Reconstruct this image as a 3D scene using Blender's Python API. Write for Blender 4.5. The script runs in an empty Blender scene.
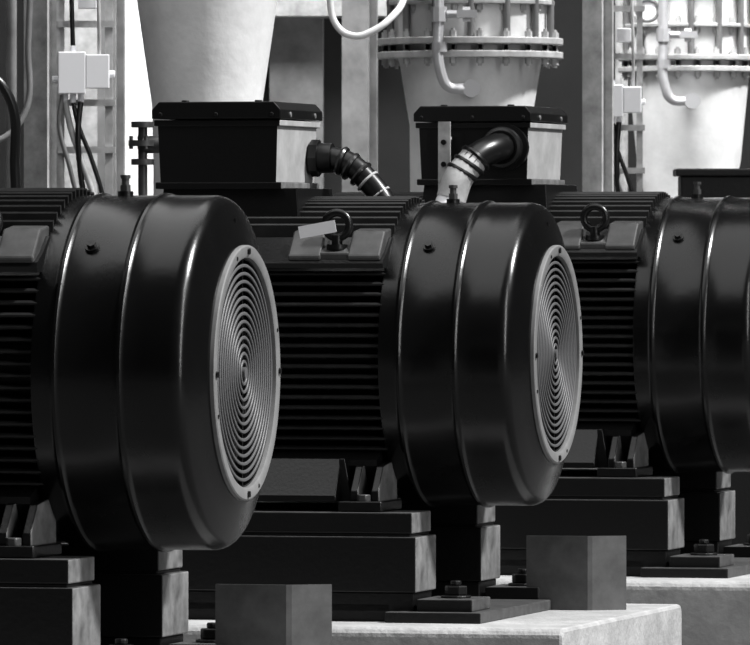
import bpy, bmesh, math, random
from mathutils import Vector, Matrix
random.seed(4)
sc = bpy.context.scene
sc.view_settings.view_transform = 'Standard'
sc.view_settings.look = 'None'
sc.view_settings.gamma = 0.88
sc.view_settings.exposure = 0.1

# ---------------------------------------------------------------- materials
def mat(name, col, rough=0.5, metal=0.0, var=0.0, nscale=8.0, bump=0.0, bscale=40.0, coat=0.0, rvar=0.0):
    m = bpy.data.materials.new(name); m.use_nodes = True
    nt = m.node_tree; b = nt.nodes['Principled BSDF']
    c = (col, col, col*1.02, 1)
    b.inputs['Base Color'].default_value = c
    b.inputs['Roughness'].default_value = rough
    b.inputs['Metallic'].default_value = metal
    b.inputs['Coat Weight'].default_value = coat
    b.inputs['Coat Roughness'].default_value = 0.12
    tc = nt.nodes.new('ShaderNodeTexCoord')
    if var > 0 or rvar > 0:
        n = nt.nodes.new('ShaderNodeTexNoise'); n.inputs['Scale'].default_value = nscale
        n.inputs['Detail'].default_value = 8; n.inputs['Roughness'].default_value = 0.65
        nt.links.new(tc.outputs['Object'], n.inputs['Vector'])
        if var > 0:
            r = nt.nodes.new('ShaderNodeMapRange')
            r.inputs['From Min'].default_value = 0.3; r.inputs['From Max'].default_value = 0.7
            r.inputs['To Min'].default_value = col*(1-var); r.inputs['To Max'].default_value = min(1, col*(1+var))
            nt.links.new(n.outputs['Fac'], r.inputs['Value'])
            nt.links.new(r.outputs['Result'], b.inputs['Base Color'])
        if rvar > 0:
            r2 = nt.nodes.new('ShaderNodeMapRange')
            r2.inputs['From Min'].default_value = 0.3; r2.inputs['From Max'].default_value = 0.7
            r2.inputs['To Min'].default_value = rough-rvar; r2.inputs['To Max'].default_value = rough+rvar
            nt.links.new(n.outputs['Fac'], r2.inputs['Value'])
            nt.links.new(r2.outputs['Result'], b.inputs['Roughness'])
    if bump > 0:
        n2 = nt.nodes.new('ShaderNodeTexNoise'); n2.inputs['Scale'].default_value = bscale
        n2.inputs['Detail'].default_value = 6
        nt.links.new(tc.outputs['Object'], n2.inputs['Vector'])
        bp = nt.nodes.new('ShaderNodeBump'); bp.inputs['Strength'].default_value = bump
        bp.inputs['Distance'].default_value = 0.02
        nt.links.new(n2.outputs['Fac'], bp.inputs['Height'])
        nt.links.new(bp.outputs['Normal'], b.inputs['Normal'])
    return m

M_COWL = mat('black_gloss_paint', 0.004, 0.25, rvar=0.04, nscale=5, bump=0.02, bscale=45)
M_BODY = mat('black_cast_paint', 0.006, 0.34, bump=0.08, bscale=90)
M_FIN = mat('black_fin_paint', 0.022, 0.36, var=0.3, nscale=20)
M_BASE = mat('black_frame_paint', 0.004, 0.42, bump=0.08, bscale=50)
M_ENDLIT = mat('lit_end_grey', 0.17, 0.5, var=0.5, nscale=14)  # light from the fan-end side painted onto end faces of the black parts
M_LUG = mat('worn_lug_paint', 0.055, 0.4, var=0.4, nscale=14)
M_TOPLIT = mat('lit_top_black', 0.07, 0.5, var=0.4, nscale=20)  # frame black lightened: light on tops and block ends put into the colour
M_RING = mat('satin_steel_ring', 0.20, 0.45, var=0.12, nscale=20)
M_WIRE = mat('grille_wire', 0.11, 0.5)
M_DARK = mat('cavity_shade', 0.002, 0.95)  # near-black tone painted as the shade inside the cowl
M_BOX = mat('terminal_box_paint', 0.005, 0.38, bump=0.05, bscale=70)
M_BOXLIT = mat('terminal_box_lit_end', 0.38, 0.5, var=0.2, nscale=10)  # pale copy of the box paint: light on the end face as colour
M_CONC = mat('concrete', 0.37, 0.9, var=0.22, nscale=6, bump=0.3, bscale=35)
M_FLOOR = mat('floor_concrete', 0.10, 0.8, var=0.3, nscale=2, bump=0.3)
M_VES = mat('vessel_paint', 0.68, 0.45, var=0.11, nscale=6, bump=0.1, bscale=25)
M_GALV = mat('galvanised_steel', 0.40, 0.5, var=0.3, nscale=14)
M_MID = mat('grey_steel', 0.16, 0.5, var=0.3, nscale=7)
M_WHITE = mat('white_plastic', 0.8, 0.5)
M_RUB = mat('rubber_cable', 0.008, 0.33)
M_BRITE = mat('bright_metal', 0.5, 0.35, metal=0.4)
M_WALLD = mat('wall_dark_cladding', 0.010, 0.8, var=0.4, nscale=2)
M_WALLL = mat('wall_white_plaster', 0.88, 0.8, var=0.04, nscale=3)
M_PLATE = mat('plate_steel', 0.12, 0.45, metal=0.2, var=0.25, nscale=12)

# ---------------------------------------------------------------- helpers
def empty(name, loc=(0,0,0), rz=0):
    o = bpy.data.objects.new(name, None); sc.collection.objects.link(o)
    o.location = loc; o.rotation_euler = (0,0,rz); o.empty_display_size = 0.1
    return o

def fin(bm, name, m, parent=None, smooth=None, bevel=0):
    me = bpy.data.meshes.new(name)
    bmesh.ops.recalc_face_normals(bm, faces=bm.faces)
    bm.to_mesh(me); bm.free()
    ms = m if isinstance(m, (list,tuple)) else [m]
    for x in ms: me.materials.append(x)
    if smooth is not None:
        for p in me.polygons: p.use_smooth = True
        try: me.set_sharp_from_angle(angle=math.radians(smooth))
        except Exception: pass
    return me

def obj(me, name, parent=None, bevel=0, loc=(0,0,0)):
    o = bpy.data.objects.new(name, me); sc.collection.objects.link(o)
    o.location = loc
    if parent: o.parent = parent
    if bevel > 0:
        b = o.modifiers.new('Bevel', 'BEVEL'); b.width = bevel; b.segments = 2
        b.limit_method = 'ANGLE'; b.angle_limit = math.radians(40)
    return o

def box(bm, x0,x1,y0,y1,z0,z1, mi=0, taper=None):
    vs = []
    for z in (z0,z1):
        for (x,y) in ((x0,y0),(x1,y0),(x1,y1),(x0,y1)):
            if taper and z == z0:
                cx,cy = (x0+x1)/2,(y0+y1)/2
                x = cx+(x-cx)*taper; y = cy+(y-cy)*taper
            vs.append(bm.verts.new((x,y,z)))
    fs = [(0,3,2,1),(4,5,6,7),(0,1,5,4),(1,2,6,5),(2,3,7,6),(3,0,4,7)]
    out = []
    for f in fs:
        fa = bm.faces.new([vs[i] for i in f]); fa.material_index = mi; out.append(fa)
    return out   # bottom, top, -y, +x, +y, -x

def prism(bm, pts, axis, a, b, mi=0):
    def mk(p, t):
        if axis == 'x': return (t,p[0],p[1])
        if axis == 'y': return (p[0],t,p[1])
        return (p[0],p[1],t)
    A = [bm.verts.new(mk(p,a)) for p in pts]; B = [bm.verts.new(mk(p,b)) for p in pts]
    n = len(pts); fs = [bm.faces.new(A[::-1]), bm.faces.new(B)]
    for i in range(n):
        fs.append(bm.faces.new((A[i],A[(i+1)%n],B[(i+1)%n],B[i])))
    for f in fs: f.material_index = mi
    return fs

def lathe(bm, prof, axis='x', segs=64, c=(0,0,0), mi=0, close=False):
    rings = []
    for (t,r) in prof:
        if r < 1e-6:
            p = {'x':(t,0,0),'y':(0,t,0),'z':(0,0,t)}[axis]
            rings.append([bm.verts.new(Vector(p)+Vector(c))]); continue
        ring = []
        for i in range(segs):
            a = 2*math.pi*i/segs; u,v = r*math.cos(a), r*math.sin(a)
            p = {'x':(t,u,v),'y':(u,t,v),'z':(u,v,t)}[axis]
            ring.append(bm.verts.new(Vector(p)+Vector(c)))
        rings.append(ring)
    if close: rings.append(rings[0])
    for A,B in zip(rings[:-1], rings[1:]):
        if len(A)==1 and len(B)==1: continue
        for i in range(segs):
            j = (i+1)%segs
            if len(A)==1: f = bm.faces.new((A[0],B[i],B[j]))
            elif len(B)==1: f = bm.faces.new((A[i],A[j],B[0]))
            else: f = bm.faces.new((A[i],A[j],B[j],B[i]))
            f.material_index = mi

def cyl(bm, axis, t0, t1, r, c=(0,0,0), segs=20, mi=0):
    lathe(bm, [(t0,0),(t0,r),(t1,r),(t1,0)], axis, segs, c, mi)

def torus(bm, axis, t, R, r, segs=64, ts=8, c=(0,0,0), mi=0):
    prof = [(t+r*math.sin(2*math.pi*k/ts), R+r*math.cos(2*math.pi*k/ts)) for k in range(ts)]
    lathe(bm, prof, axis, segs, c, mi, close=True)

def torus_dir(bm, c, d, R, r, segs=24, ts=8, mi=0):
    n0 = len(bm.verts); torus(bm,'z',0,R,r,segs,ts,(0,0,0),mi)
    bm.verts.ensure_lookup_table()
    M = Matrix.Translation(c)@Vector(d).to_track_quat('Z','Y').to_matrix().to_4x4()
    for v in bm.verts[n0:]: v.co = M@v.co

def tube(name, pts, r, m, parent=None, loc=(0,0,0)):
    cu = bpy.data.curves.new(name, 'CURVE'); cu.dimensions = '3D'
    cu.bevel_depth = r; cu.bevel_resolution = 5; cu.use_fill_caps = True
    s = cu.splines.new('BEZIER'); s.bezier_points.add(len(pts)-1)
    for p,co in zip(s.bezier_points, pts):
        p.co = co; p.handle_left_type = p.handle_right_type = 'AUTO'
    cu.materials.append(m)
    o = bpy.data.objects.new(name, cu); sc.collection.objects.link(o)
    o.location = loc
    if parent: o.parent = parent
    return o

# ---------------------------------------------------------------- motor meshes (local: fan end +x, near side -y)
XB = -1.75
def make_cowl():
    bm = bmesh.new()
    def bead(x, r=0.5, h=0.007, w=0.010):
        return [(x-w*1.6,r),(x-w,r+h*.35),(x-w*.4,r+h),(x+w*.4,r+h),(x+w,r+h*.35),(x+w*1.6,r)]
    prof = [(-.47,.482),(-.482,.484),(-.482,.498),(-.476,.5)]
    prof += bead(-.415) + bead(-.228)
    cx, cr, R = -.086, .460, .040
    prof += [(-.16,.5),(-.105,.5)]
    for k in range(0,11):
        a = math.radians(90 - k*70/10)
        prof.append((cx+R*1.15*math.cos(a), cr+R*math.sin(a)))
    prof += [(-.026,.42),(-.010,.374),(-.005,.364),(-.006,.318),(-.09,.318),(-.10,0)]
    lathe(bm, prof, 'x', 128)
    return fin(bm, 'fan_cowl', M_COWL, smooth=28)

def make_grille():
    bm = bmesh.new()
    lathe(bm, [(-.006,.360),(.006,.360),(.009,.356),(.009,.330),(.005,.324),(-.020,.322)], 'x', 96, mi=0)
    n = 13
    for k in range(n):
        R = .032 + k*(.302-.032)/(n-1)
        # flat-section ring bars: slim along the axis so the slots stay open at a glancing view
        prof=[(-.006,R-.0042),(-.003,R-.0048),(-.001,R-.003),(-.001,R+.003),(-.003,R+.0048),(-.006,R+.0042)]
        lathe(bm, prof, 'x', 96, mi=1, close=True)
    for k in range(4):
        a = math.pi/4*k + math.pi/2
        d = Vector((0,math.cos(a),math.sin(a))); q = Vector((0,-math.sin(a),math.cos(a)))
        w = .004
        vs = []
        for x in (-.020,-.007):
            for (s,t) in ((-.32,-w),(.32,-w),(.32,w),(-.32,w)):
                vs.append(bm.verts.new(Vector((x,0,0))+d*s+q*t))
        for f in [(0,3,2,1),(4,5,6,7),(0,1,5,4),(1,2,6,5),(2,3,7,6),(3,0,4,7)]:
            bm.faces.new([vs[i] for i in f]).material_index = 2
    cyl(bm,'x',-.008,.003,.016,mi=1)
    for k in range(4):
        a = math.pi/2*k
        cyl(bm,'x',.006,.015,.009,(0,.342*math.cos(a),.342*math.sin(a)),12,mi=2)
    for k in range(4):
        a = math.pi/2*k + .35
        cyl(bm,'x',.007,.0105,.006,(0,.342*math.cos(a),.342*math.sin(a)),10,mi=2)
    cyl(bm,'x',-.086,-.075,.312,segs=64,mi=3)  # dark backing disc, stands in for shade behind the rings
    return fin(bm,'intake_grille',[M_RING,M_WIRE,M_BODY,M_DARK],smooth=35)

def make_cowlbits():
    bm = bmesh.new()
    a = math.atan2(.352,-.355)
    n = Vector((0,math.cos(a),math.sin(a)))
    rot = n.to_track_quat('Z','Y').to_matrix().to_4x4()
    def along(c, r, h, segs, mi):
        res = bmesh.ops.create_cone(bm, cap_ends=True, segments=segs, radius1=r, radius2=r, depth=h,
              matrix=Matrix.Translation(c)@rot)
        for v in res['verts']:
            for f in v.link_faces: f.material_index = mi
    along(Vector((-.345,0,0))+n*.503, .020, .012, 20, 0)
    along(Vector((-.345,0,0))+n*.512, .013, .016, 6, 0)
    cyl(bm,'z',.495,.512,.022,(-.35,0,0),16,0)
    cyl(bm,'z',.510,.530,.015,(-.35,0,0),6,1)
    cyl(bm,'z',.530,.552,.011,(-.35,0,0),12,1)
    cyl(bm,'z',.548,.558,.015,(-.35,0,0),12,1)
    box(bm,-.040,-.026,-.006,.006,.395,.435,0)
    return fin(bm,'cowl_fasteners',[M_BODY,M_LUG],smooth=35)

def make_body():
    bm = bmesh.new()
    lathe(bm,[(XB,0),(XB,.35),(XB+.03,.37),(-.47,.37),(-.47,0)],'x',64)
    for s in (-1,1):
        for k in range(18):
            z = .265 - k*.0335
            yt = min(.475, math.sqrt(.50**2 - z*z))
            y0 = .22
            t = .0080
            pts = [(s*y0,z-t*1.3),(s*(yt-.012),z-t*.9),(s*yt,z-t*.4),(s*yt,z+t*.2),(s*(yt-.012),z+t*1.0),(s*y0,z+t*1.3)]
            prism(bm, pts, 'x', XB+.05, -.475, 1)
    for k in range(-8,9):
        y = k*.037; zt = math.sqrt(.522**2-y*y); t = .006
        pts = [(y-t*1.4,.30),(y+t*1.4,.30),(y+t*.8,zt-.005),(y+t*.3,zt),(y-t*.3,zt),(y-t*.8,zt-.005)]
        prism(bm, pts, 'x', XB+.05, -.475, 1)
    for s in (-1,1):
        prism(bm,[(s*.28,.285),(s*.455,.285),(s*.46,.30),(s*.455,.312),(s*.40,.34),(s*.34,.385),(s*.28,.385)],'x',XB+.03,-.475)
    prism(bm,[(-.34,-.30),(-.44,-.34),(-.44,-.36),(-.36,-.475),(.36,-.475),(.44,-.36),(.44,-.34),(.34,-.30)],'x',XB+.05,-.50)
    lathe(bm,[(XB-.04,0),(XB-.04,.44),(XB,.46),(XB+.03,.46),(XB+.05,.40)],'x',64)
    cyl(bm,'x',XB-.30,XB-.03,.06,segs=24)
    return fin(bm,'finned_frame',[M_BODY,M_FIN],smooth=20)

def make_lugs():
    bm = bmesh.new()
    for cx in (-.64,-1.52):
        for s in (-1,1):
            pts=[(s*.30,.31),(s*.462,.31),(s*.462,.325),(s*.385,.405),(s*.30,.415)]
            prism(bm,pts,'x',cx-.155,cx-.045)
            prism(bm,pts,'x',cx+.045,cx+.155)
            prism(bm,[(s*.30,.31),(s*.455,.31),(s*.455,.335),(s*.40,.36),(s*.30,.365)],'x',cx-.05,cx+.05)
    return fin(bm,'lug_pads',[M_LUG])

def make_eye():
    bm = bmesh.new()
    for cx in (-.64,-1.52):
        for s in (-1,1):
            torus(bm,'y',0,.041,.0135,32,10,(cx,s*.415,.425))
            cyl(bm,'z',.345,.392,.018,(cx,s*.415,0),16)
            cyl(bm,'z',.345,.362,.034,(cx,s*.415,0),20)
    return fin(bm,'eyebolts',[M_BODY],smooth=40)

def make_feet():
    bm = bmesh.new()
    for s in (-1,1):
        prism(bm,[(s*.28,-.475),(s*.53,-.475),(s*.53,-.455),(s*.455,-.335),(s*.28,-.335)],'x',-1.66,-.615)
        f=prism(bm,[(-.62,-.475),(-.575,-.475),(-.60,-.335),(-.62,-.335)],'y',*sorted((s*.28,s*.47)))
        for gx in (-.555,-.485,-1.74,-1.68):
            fs=prism(bm,[(s*.28,-.475),(s*.53,-.475),(s*.53,-.44),(s*.46,-.36),(s*.28,-.34)],'x',gx-.012,gx+.014)
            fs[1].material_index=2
        box(bm,-.60,-.455,*(sorted((s*.28,s*.56))),-.505,-.472)
        cyl(bm,'z',-.475,-.45,.024,(-.52,s*.535,0),6,1)
    return fin(bm,'motor_feet',[M_BODY,M_LUG,M_ENDLIT],smooth=30)

def make_tbox():
    bm = bmesh.new()
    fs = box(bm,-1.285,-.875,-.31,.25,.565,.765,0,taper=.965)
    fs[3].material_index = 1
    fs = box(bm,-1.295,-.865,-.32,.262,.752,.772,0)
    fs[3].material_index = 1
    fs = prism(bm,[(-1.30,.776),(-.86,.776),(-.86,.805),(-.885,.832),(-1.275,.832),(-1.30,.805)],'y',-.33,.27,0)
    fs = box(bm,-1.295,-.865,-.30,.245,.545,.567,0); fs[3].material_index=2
    box(bm,-1.275,-.82,-.27,.24,.44,.548,0,taper=1.04)
    for x in (-1.27,-1.08,-.89):
        cyl(bm,'y',-.336,-.328,.008,(x,0,.79),8,0)
    for x in (-1.2,-.95):
        cyl(bm,'z',.832,.838,.014,(x,-.27,0),6,0)
    for y in (-.2,.15):
        cyl(bm,'x',-.862,-.854,.010,(0,y,.79),8,2)
    return fin(bm,'terminal_box',[M_BOX,M_BOXLIT,M_ENDLIT])

def make_base():
    bm = bmesh.new()
    for s in (-1,1):
        y0,y1 = sorted((s*.32,s*.60))
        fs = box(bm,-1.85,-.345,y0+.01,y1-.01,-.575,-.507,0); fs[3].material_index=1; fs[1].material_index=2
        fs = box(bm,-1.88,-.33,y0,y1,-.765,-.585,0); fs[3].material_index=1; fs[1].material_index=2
        box(bm,-1.88,-.35,y0+.015,y1-.015,-.587,-.573,0)
        box(bm,-1.87,-.34,y0+.02,y1-.02,-.83,-.765,0)
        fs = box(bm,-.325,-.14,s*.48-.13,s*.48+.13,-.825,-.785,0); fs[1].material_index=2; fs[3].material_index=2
        cyl(bm,'z',-.785,-.776,.050,(-.225,s*.48,0),20,0)
        cyl(bm,'z',-.776,-.745,.038,(-.225,s*.48,0),6,0)
        cyl(bm,'z',-.745,-.728,.018,(-.225,s*.48,0),14,0)
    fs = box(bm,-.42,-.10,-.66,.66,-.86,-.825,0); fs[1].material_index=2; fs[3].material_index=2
    box(bm,-1.95,-1.6,-.66,.66,-.86,-.80,0)
    box(bm,-1.60,-.42,-.58,-.32,-.86,-.80,0); box(bm,-1.60,-.42,.32,.58,-.86,-.80,0)
    for x in (-.60,-1.1,-1.7):
        box(bm,x-.08,x+.08,-.33,.33,-.80,-.62,0)
    return fin(bm,'base_frame',[M_BASE,M_ENDLIT,M_TOPLIT])

def make_guard():
    bm = bmesh.new()
    pts=[(-.185,.36),(.025,.36),(.040,.366),(.142,.430),(.137,.438),(.035,.375),(.024,.370),(-.185,.370)]
    prism(bm,pts,'z',-.86,-.612)
    box(bm,-.18,.015,.37,.46,-.86,-.852)
    return fin(bm,'bent_plate',[M_PLATE])

def make_plinth():
    bm = bmesh.new()
    prism(bm,[(-.92,-1.26),(.92,-1.26),(.92,-.88),(.90,-.86),(-.90,-.86),(-.92,-.88)],'x',-2.15,.23)
    return fin(bm,'plinth',[M_CONC])

MESH = dict(fan_cowl=(make_cowl(),0), intake_grille=(make_grille(),0), cowl_fasteners=(make_cowlbits(),0),
            finned_frame=(make_body(),0), lug_pads=(make_lugs(),.006), eyebolts=(make_eye(),0), motor_feet=(make_feet(),.004),
            terminal_box=(make_tbox(),.007))
ME_BASE, ME_GUARD, ME_PLINTH = make_base(), make_guard(), make_plinth()
A = math.radians(-14.1)
POS = [(-.366,22.535,1.26),(.598,26.37,1.26),(1.515,29.10,1.293)]
motors=[]
def frame_of(p): return Matrix.Translation(p)@Matrix.Rotation(A,4,'Z')
for i,p in enumerate(POS):
    e = empty('electric_motor', p, A); motors.append(e)
    for k,(me,bv) in MESH.items():
        o = obj(me,k,e,bv)
        if k=='terminal_box' and i==2: o.location.x = -.035
        if k=='terminal_box' and i==1: o.scale.y = .92
    b = obj(ME_BASE,'motor_base_frame',None,.006,p); b.rotation_euler=(0,0,A)
    g = obj(ME_GUARD,'steel_guard_plate',None,0,p); g.rotation_euler=(0,0,A)
    c = obj(ME_PLINTH,'concrete_plinth',None,.012,p); c.rotation_euler=(0,0,A)

# ---- cables of each motor
e = empty('power_cable', POS[1], A)
bm=bmesh.new(); cyl(bm,'x',-.872,-.845,.062,(0,.15,.65),8,0); cyl(bm,'x',-.845,-.80,.05,(0,.15,.65),20,0)
obj(fin(bm,'cable_gland',[M_RUB],smooth=35),'cable_gland',e)
tube('sheath',[(-.81,.15,.65),(-.75,.14,.635),(-.67,.13,.57),(-.61,.12,.49),(-.58,.12,.40)],.040,M_RUB,e)
bm=bmesh.new()
torus_dir(bm,(-.765,.14,.640),(1,0,-.35),.040,.011)
torus_dir(bm,(-.735,.138,.622),(1,0,-.6),.040,.011)
torus_dir(bm,(-.700,.135,.597),(1,0,-.85),.040,.009)
obj(fin(bm,'clamp_rings',[M_RUB],smooth=40),'clamp_rings',e)
torus_m=bmesh.new()
for q,d in (((-.675,.131,.573),(1,0,-1)),((-.635,.127,.525),(1,0,-1.2))):
    torus_dir(torus_m,q,d,.040,.005)
obj(fin(torus_m,'tie_wire',[M_GALV],smooth=40),'tie_wire',e)
# motor 3: fat conduit elbow leaving the near face
e = empty('power_conduit', POS[2], A)
bm=bmesh.new()
cyl(bm,'y',-.345,-.32,.085,(-.99,0,.68),32,0); cyl(bm,'y',-.40,-.34,.068,(-.99,0,.68),32,0)
torus(bm,'y',-.40,.062,.014,32,8,(-.99,0,.68))
obj(fin(bm,'conduit_flange',[M_RUB],smooth=35),'conduit_flange',e)
tube('elbow',[(-.99,-.36,.68),(-1.0,-.47,.675),(-1.05,-.55,.64),(-1.10,-.60,.57)],.052,M_RUB,e)
tube('wrap',[(-1.055,-.555,.635),(-1.10,-.60,.57),(-1.125,-.62,.49)],.055,M_GALV,e)
tube('lower_run',[(-1.12,-.61,.51),(-1.14,-.64,.44),(-1.15,-.70,.30),(-1.15,-.72,-.40),(-1.15,-.72,-.86)],.050,M_WHITE,e)
bm=bmesh.new()
for q,d in (((-1.07,-.568,.615),(1,.4,1.6)),((-1.09,-.585,.588),(1,.4,1.8)),((-1.05,-.55,.64),(1,.6,1.2))):
    torus_dir(bm,q,d,.054,.010)
obj(fin(bm,'hose_clamps',[M_RUB],smooth=40),'hose_clamps',e)
# bracket strip bolted to the face of the terminal box
bm=bmesh.new()
box(bm,-1.235,-1.19,-.362,-.352,.50,.775,0); box(bm,-1.235,-1.19,-.352,-.335,.71,.72,0)
for z in (.70,.62,.55): cyl(bm,'y',-.372,-.362,.010,(-1.213,0,z),8,1)
o=obj(fin(bm,'cable_support_strip',[M_GALV,M_BODY]),'cable_support_strip',None,0,POS[2]); o.rotation_euler=(0,0,A)

# tag on motor 2's eyebolt
bm=bmesh.new()
fs=box(bm,-.755,-.630,-.475,-.473,.395,.435,0)
bmesh.ops.rotate(bm,verts=bm.verts,cent=(-.67,-.47,.42),matrix=Matrix.Rotation(math.radians(-10),3,'Y'))
o=obj(fin(bm,'paper_tag',[M_WHITE]),'paper_tag',motors[1])

# ---------------------------------------------------------------- hall
bm=bmesh.new(); box(bm,-14,16,-3,46,-.1,0); obj(fin(bm,'floor',[M_FLOOR]),'floor')
def wallbox(name,x0,x1,y0,y1,z0,z1,m):
    bm=bmesh.new(); box(bm,x0,x1,y0,y1,z0,z1); return obj(fin(bm,name,[m]),name)
wallbox('wall_back',-14,16,42,42.3,0,9,M_WALLD)
wallbox('pilaster',-1.70,-1.38,41.7,41.99,0,8.5,M_GALV)
wallbox('pilaster',-1.34,-1.10,41.7,41.99,0,8.5,M_WALLL)
wallbox('pilaster',-.55,-.27,41.7,41.99,0,8.5,M_MID)
wallbox('lintel_beam',-.8,.2,41.2,41.6,2.80,3.3,M_GALV)

def hcol(name,x,y,w,d,h,m,rz=0):
    bm=bmesh.new(); t=.014
    box(bm,-w/2,w/2,-d/2,-d/2+t,0.02,h); box(bm,-w/2,w/2,d/2-t,d/2,0.02,h); box(bm,-t/2,t/2,-d/2+t,d/2-t,0.02,h)
    box(bm,-w/2-.06,w/2+.06,-d/2-.06,d/2+.06,0,.02)
    o=obj(fin(bm,name,[m]),name,None,0,(x,y,0)); o.rotation_euler=(0,0,rz); return o
hcol('steel_column',-1.285,31.0,.105,.12,6,M_GALV,math.radians(-28))
hcol('steel_column',.92,33.0,.09,.11,6,M_GALV,math.radians(-28))
hcol('steel_column',-.07,37.0,.13,.13,6,M_MID,math.radians(-20))
hcol('steel_column',-1.22,37.0,.09,.12,6,M_MID,math.radians(-20))

def vessel(name,x,y,prof,flanges,segs=64,bolt=True):
    e=empty(name,(x,y,0))
    bm=bmesh.new(); lathe(bm,prof,'z',segs)
    obj(fin(bm,'shell',[M_VES],smooth=30),'shell',e)
    if flanges:
        bm=bmesh.new()
        for (z,r,t) in flanges:
            lathe(bm,[(z,r*.8),(z,r),(z+t,r),(z+t,r*.8)],'z',segs)
        obj(fin(bm,'flanges',[M_GALV],smooth=30),'flanges',e,.004)
        bm=bmesh.new()
        for (z,r,t) in flanges:
            n=20
            for k in range(n):
                a=2*math.pi*k/n+.1
                c=((r-.03)*math.cos(a),(r-.03)*math.sin(a),0)
                cyl(bm,'z',z-.024,z,.015,c,6); cyl(bm,'z',z+t,z+t+.024,.015,c,6); cyl(bm,'z',z-.034,z+t+.034,.008,c,8)
        obj(fin(bm,'flange_bolts',[M_GALV]),'flange_bolts',e)
    return e
vessel('conical_pump_housing',-.600,28.6,[(0,0),(0,.19),(.9,.19),(1.9,.192),(2.12,.197),(2.50,.252),(3.6,.36),(3.6,0)],[])
pb=vessel('flanged_pump_housing',.385,32.3,[(0,0),(0,.24),(1.2,.24),(2.10,.245),(2.35,.285),(2.40,.30),(2.46,.31),(2.9,.31),(2.9,.33),(3.6,.33),(3.6,0)],
     [(2.37,.375,.028),(2.425,.375,.028),(2.585,.34,.02)])
pc=vessel('flanged_pump_housing',1.42,36.2,[(0,0),(0,.20),(1.5,.20),(1.86,.205),(2.0,.235),(2.36,.27),(2.40,.27),(2.9,.27),(3.6,.28),(3.6,0)],
     [(2.40,.32,.025),(2.452,.32,.025),(2.60,.30,.018)])

for par,R0,zb in ((pb,.33,2.45),(pc,.29,2.47)):
    bm=bmesh.new()
    for k in range(14):
        a=2*math.pi*k/14+.22
        cyl(bm,'z',zb,zb+.45,.015,((R0)*math.cos(a),(R0)*math.sin(a),0),10)
    torus(bm,'z',zb+.33,R0,.022,64,8)
    obj(fin(bm,'tie_rods',[M_MID],smooth=40),'tie_rods',par)
    tube('drain_pipe',[(-.13,-.40,zb+.5),(-.13,-.41,zb+.1),(-.12,-.41,zb-.15),(-.09,-.40,zb-.20),(-.02,-.38,zb-.205),(.0,-.25,zb-.205)],.021,M_BRITE,par)
    bm=bmesh.new()
    cyl(bm,'z',zb+.06,zb+.12,.032,(-.13,-.41,0),8); cyl(bm,'z',zb-.06,zb-.02,.030,(-.128,-.41,0),8)
    cyl(bm,'x',-.10,-.03,.016,(0,-.41,zb+.09),12); cyl(bm,'x',-.035,-.005,.030,(0,-.41,zb+.09),8)
    cyl(bm,'y',-.47,-.40,.012,(-.02,0,zb+.09),12); box(bm,-.06,.02,-.485,-.470,zb+.075,zb+.105)
    cyl(bm,'y',-.41,-.29,.036,(-.0,0,zb-.205),20)
    obj(fin(bm,'drain_valve',[M_BRITE],smooth=40),'drain_valve',par)
    bm=bmesh.new(); 
    cyl(bm,'y',-.39,-.36,.05,(-.20,0,zb+.20),28,1); torus(bm,'y',-.392,.048,.008,28,8,(-.20,0,zb+.20)); cyl(bm,'y',-.36,-.28,.012,(-.20,0,zb+.20))
    obj(fin(bm,'pressure_gauge',[M_MID,M_WHITE],smooth=40),'pressure_gauge',par)

# hoses
tube('looped_hose',[(-.17,31.8,3.0),(-.18,31.8,2.62),(-.15,31.8,2.49),(-.08,31.78,2.45),(-.01,31.78,2.47),(.06,31.8,2.52),(.12,31.9,2.62),(.14,32.0,3.0)],.014,M_VES)
tube('hanging_cable',[(-2.2,30.4,2.32),(-1.75,30.4,2.31),(-1.50,30.4,2.28),(-1.40,30.4,2.20),(-1.37,30.45,1.9),(-1.37,30.5,0)],.020,M_RUB)
tube('hanging_cable',[(-2.2,30.7,2.02),(-1.75,30.7,1.97),(-1.50,30.7,2.00),(-1.36,30.75,2.10),(-1.335,30.8,2.4),(-1.335,30.8,4)],.012,M_MID)
tube('vertical_pipe',[(-1.50,33,0),(-1.50,33,3),(-1.50,33,8)],.022,M_MID)

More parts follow.
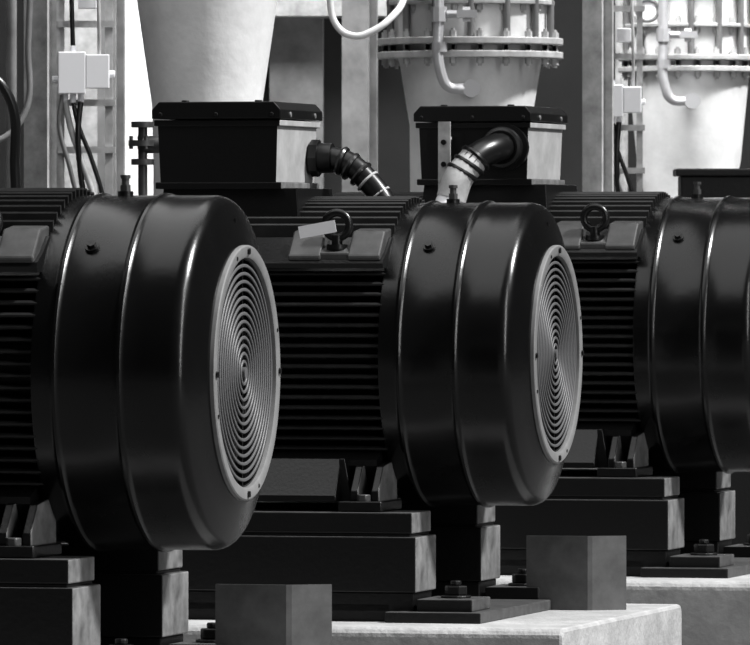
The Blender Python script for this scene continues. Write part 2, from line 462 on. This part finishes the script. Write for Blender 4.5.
def jbox(x,y,z,s=1.0):
    e=empty('junction_box_stand',(x,y,0))
    bm=bmesh.new()
    box(bm,.07*s,.10*s,.02,.045,0,z+.75); box(bm,-.115*s,-.085*s,.02,.035,0,z+.75)
    for zz in (z-.30,z-.12,z+.18,z+.38): box(bm,-.11*s,.11*s,.0,.02,zz,zz+.025)
    obj(fin(bm,'stand_rails',[M_GALV]),'stand_rails',e)
    bm=bmesh.new()
    box(bm,-.10*s,-.005*s,-.07,.0,z-.07*s,z+.08*s); box(bm,.005*s,.085*s,-.07,.0,z-.05*s,z+.07*s)
    box(bm,-.105*s,0*s,-.085,-.07,z-.075*s,z+.085*s); box(bm,0,.09*s,-.085,-.07,z-.055*s,z+.075*s)
    for xx in (-.08,-.05,-.02): cyl(bm,'z',z-.11*s,z-.07*s,.012*s,(xx*s,-.04,0),10)
    cyl(bm,'x',.085*s,.11*s,.015*s,(0,-.04,z),10); cyl(bm,'z',z+.08*s,z+.11*s,.012*s,(-.05*s,-.04,0),10)
    cyl(bm,'x',-.13*s,-.10*s,.015*s,(0,-.04,z-.02),10)
    box(bm,-.03*s,.04*s,-.05,-.0,z+.25,z+.31)
    obj(fin(bm,'boxes',[M_WHITE]),'boxes',e,.004)
    tube('wire_1',[(-.08*s,-.04,z-.10*s),(-.06*s,-.04,z-.2),(-.02,-.05,z-.32),(.04,-.04,z-.52),(.05,0,z-.8)],.012,M_GALV,e)
    tube('wire_2',[(-.05*s,-.04,z-.10*s),(-.03*s,-.05,z-.19),(.02,-.05,z-.32),(.07,-.04,z-.50),(.09,0,z-.8)],.009,M_RUB,e)
    tube('wire_3',[(-.02*s,-.04,z-.10*s),(-.03*s,-.06,z-.22),(-.02,-.05,z-.38),(.00,-.04,z-.52),(.02,0,z-.8)],.011,M_RUB,e)
    tube('wire_6',[(-.09*s,-.04,z-.08*s),(-.10*s,-.06,z-.20),(-.06,-.06,z-.36),(-.02,-.04,z-.55),(-.0,0,z-.8)],.009,M_MID,e)
    tube('wire_4',[(-.05*s,-.04,z+.10*s),(-.055*s,-.04,z+.3),(-.05*s,-.02,z+.7)],.009,M_RUB,e)
    tube('wire_5',[(.05*s,-.04,z+.07*s),(.05*s,-.06,z+.2),(.03*s,-.04,z+.7)],.007,M_GALV,e)
    bm=bmesh.new(); box(bm,-.13,.14,-.08,.08,z-1.1,z-.78); obj(fin(bm,'trunking',[M_MID]),'trunking',e)
jbox(-1.10,30.5,2.27,1.0)
jbox(1.04,33.6,2.22,.85)
tube('vertical_pipe',[(1.14,37,0),(1.14,37,3),(1.14,37,8)],.03,M_GALV)
tube('vertical_pipe',[(-1.62,33,0),(-1.62,33,3),(-1.62,33,8)],.03,M_MID)
tube('overhead_pipe',[(-3,38,2.96),(-.3,38,2.96),(3,38,2.96)],.05,M_GALV)
# flanged branch valve beside the terminal box
e=empty('shutoff_valve',(-.81,27.9,0))
bm=bmesh.new()
for z,r in ((1.90,.040),(1.965,.050),(2.03,.040)): cyl(bm,'z',z,z+.020,r,segs=24)
cyl(bm,'z',0,2.05,.016)
for k in range(4):
    a=k*math.pi/2+.3; cyl(bm,'z',1.955,2.00,.007,(.042*math.cos(a),.042*math.sin(a),0),8)
cyl(bm,'x',0,.2,.03,(0,0,1.97))
obj(fin(bm,'valve_body',[M_LUG],smooth=35),'valve_body',e)
bm=bmesh.new(); box(bm,-.26,.35,-.15,.15,1.72,1.90); box(bm,-.28,.37,-.17,.17,1.90,1.93); box(bm,-.15,.30,-.1,.1,0,1.72)
obj(fin(bm,'control_cabinet',[M_BOX]),'control_cabinet',None,.006,(1.50,32.6,0))

# ---------------------------------------------------------------- lights
def area(name,loc,target,sx,sy,power):
    l=bpy.data.lights.new(name,'AREA'); l.shape='RECTANGLE'; l.size=sx; l.size_y=sy; l.energy=power
    o=bpy.data.objects.new(name,l); sc.collection.objects.link(o); o.location=loc
    o.rotation_euler=(Vector(target)-Vector(loc)).to_track_quat('-Z','Y').to_euler(); return o
s=bpy.data.lights.new('sun','SUN'); s.energy=5.8; s.angle=math.radians(5)
so=bpy.data.objects.new('sun',s); sc.collection.objects.link(so)
so.rotation_euler=Vector((-.60,.10,-.75)).to_track_quat('-Z','Y').to_euler()
area('skylight',(-1,26,8),(0,27,1),6,10,350)
area('rear_fill',(0,34,7),(0,39,2),8,2,1300)  # added fill lamp to brighten wall and housings, no real opening there
area('side_window_light',(9,15,7),(0,26,1.2),.8,12,800)
wd=bpy.data.worlds.new('World'); sc.world=wd; wd.use_nodes=True
wd.node_tree.nodes['Background'].inputs[0].default_value=(.5,.5,.52,1)
wd.node_tree.nodes['Background'].inputs[1].default_value=.05

cam=bpy.data.cameras.new('camera'); co=bpy.data.objects.new('camera',cam); sc.collection.objects.link(co)
co.location=(0,0,1.62); co.rotation_euler=(math.radians(90),0,0)
cam.lens=384; cam.sensor_width=36; cam.sensor_fit='HORIZONTAL'; cam.shift_y=-77.5/750; cam.clip_end=200
cam.dof.use_dof=True; cam.dof.focus_distance=25.0; cam.dof.aperture_fstop=22
sc.camera=co
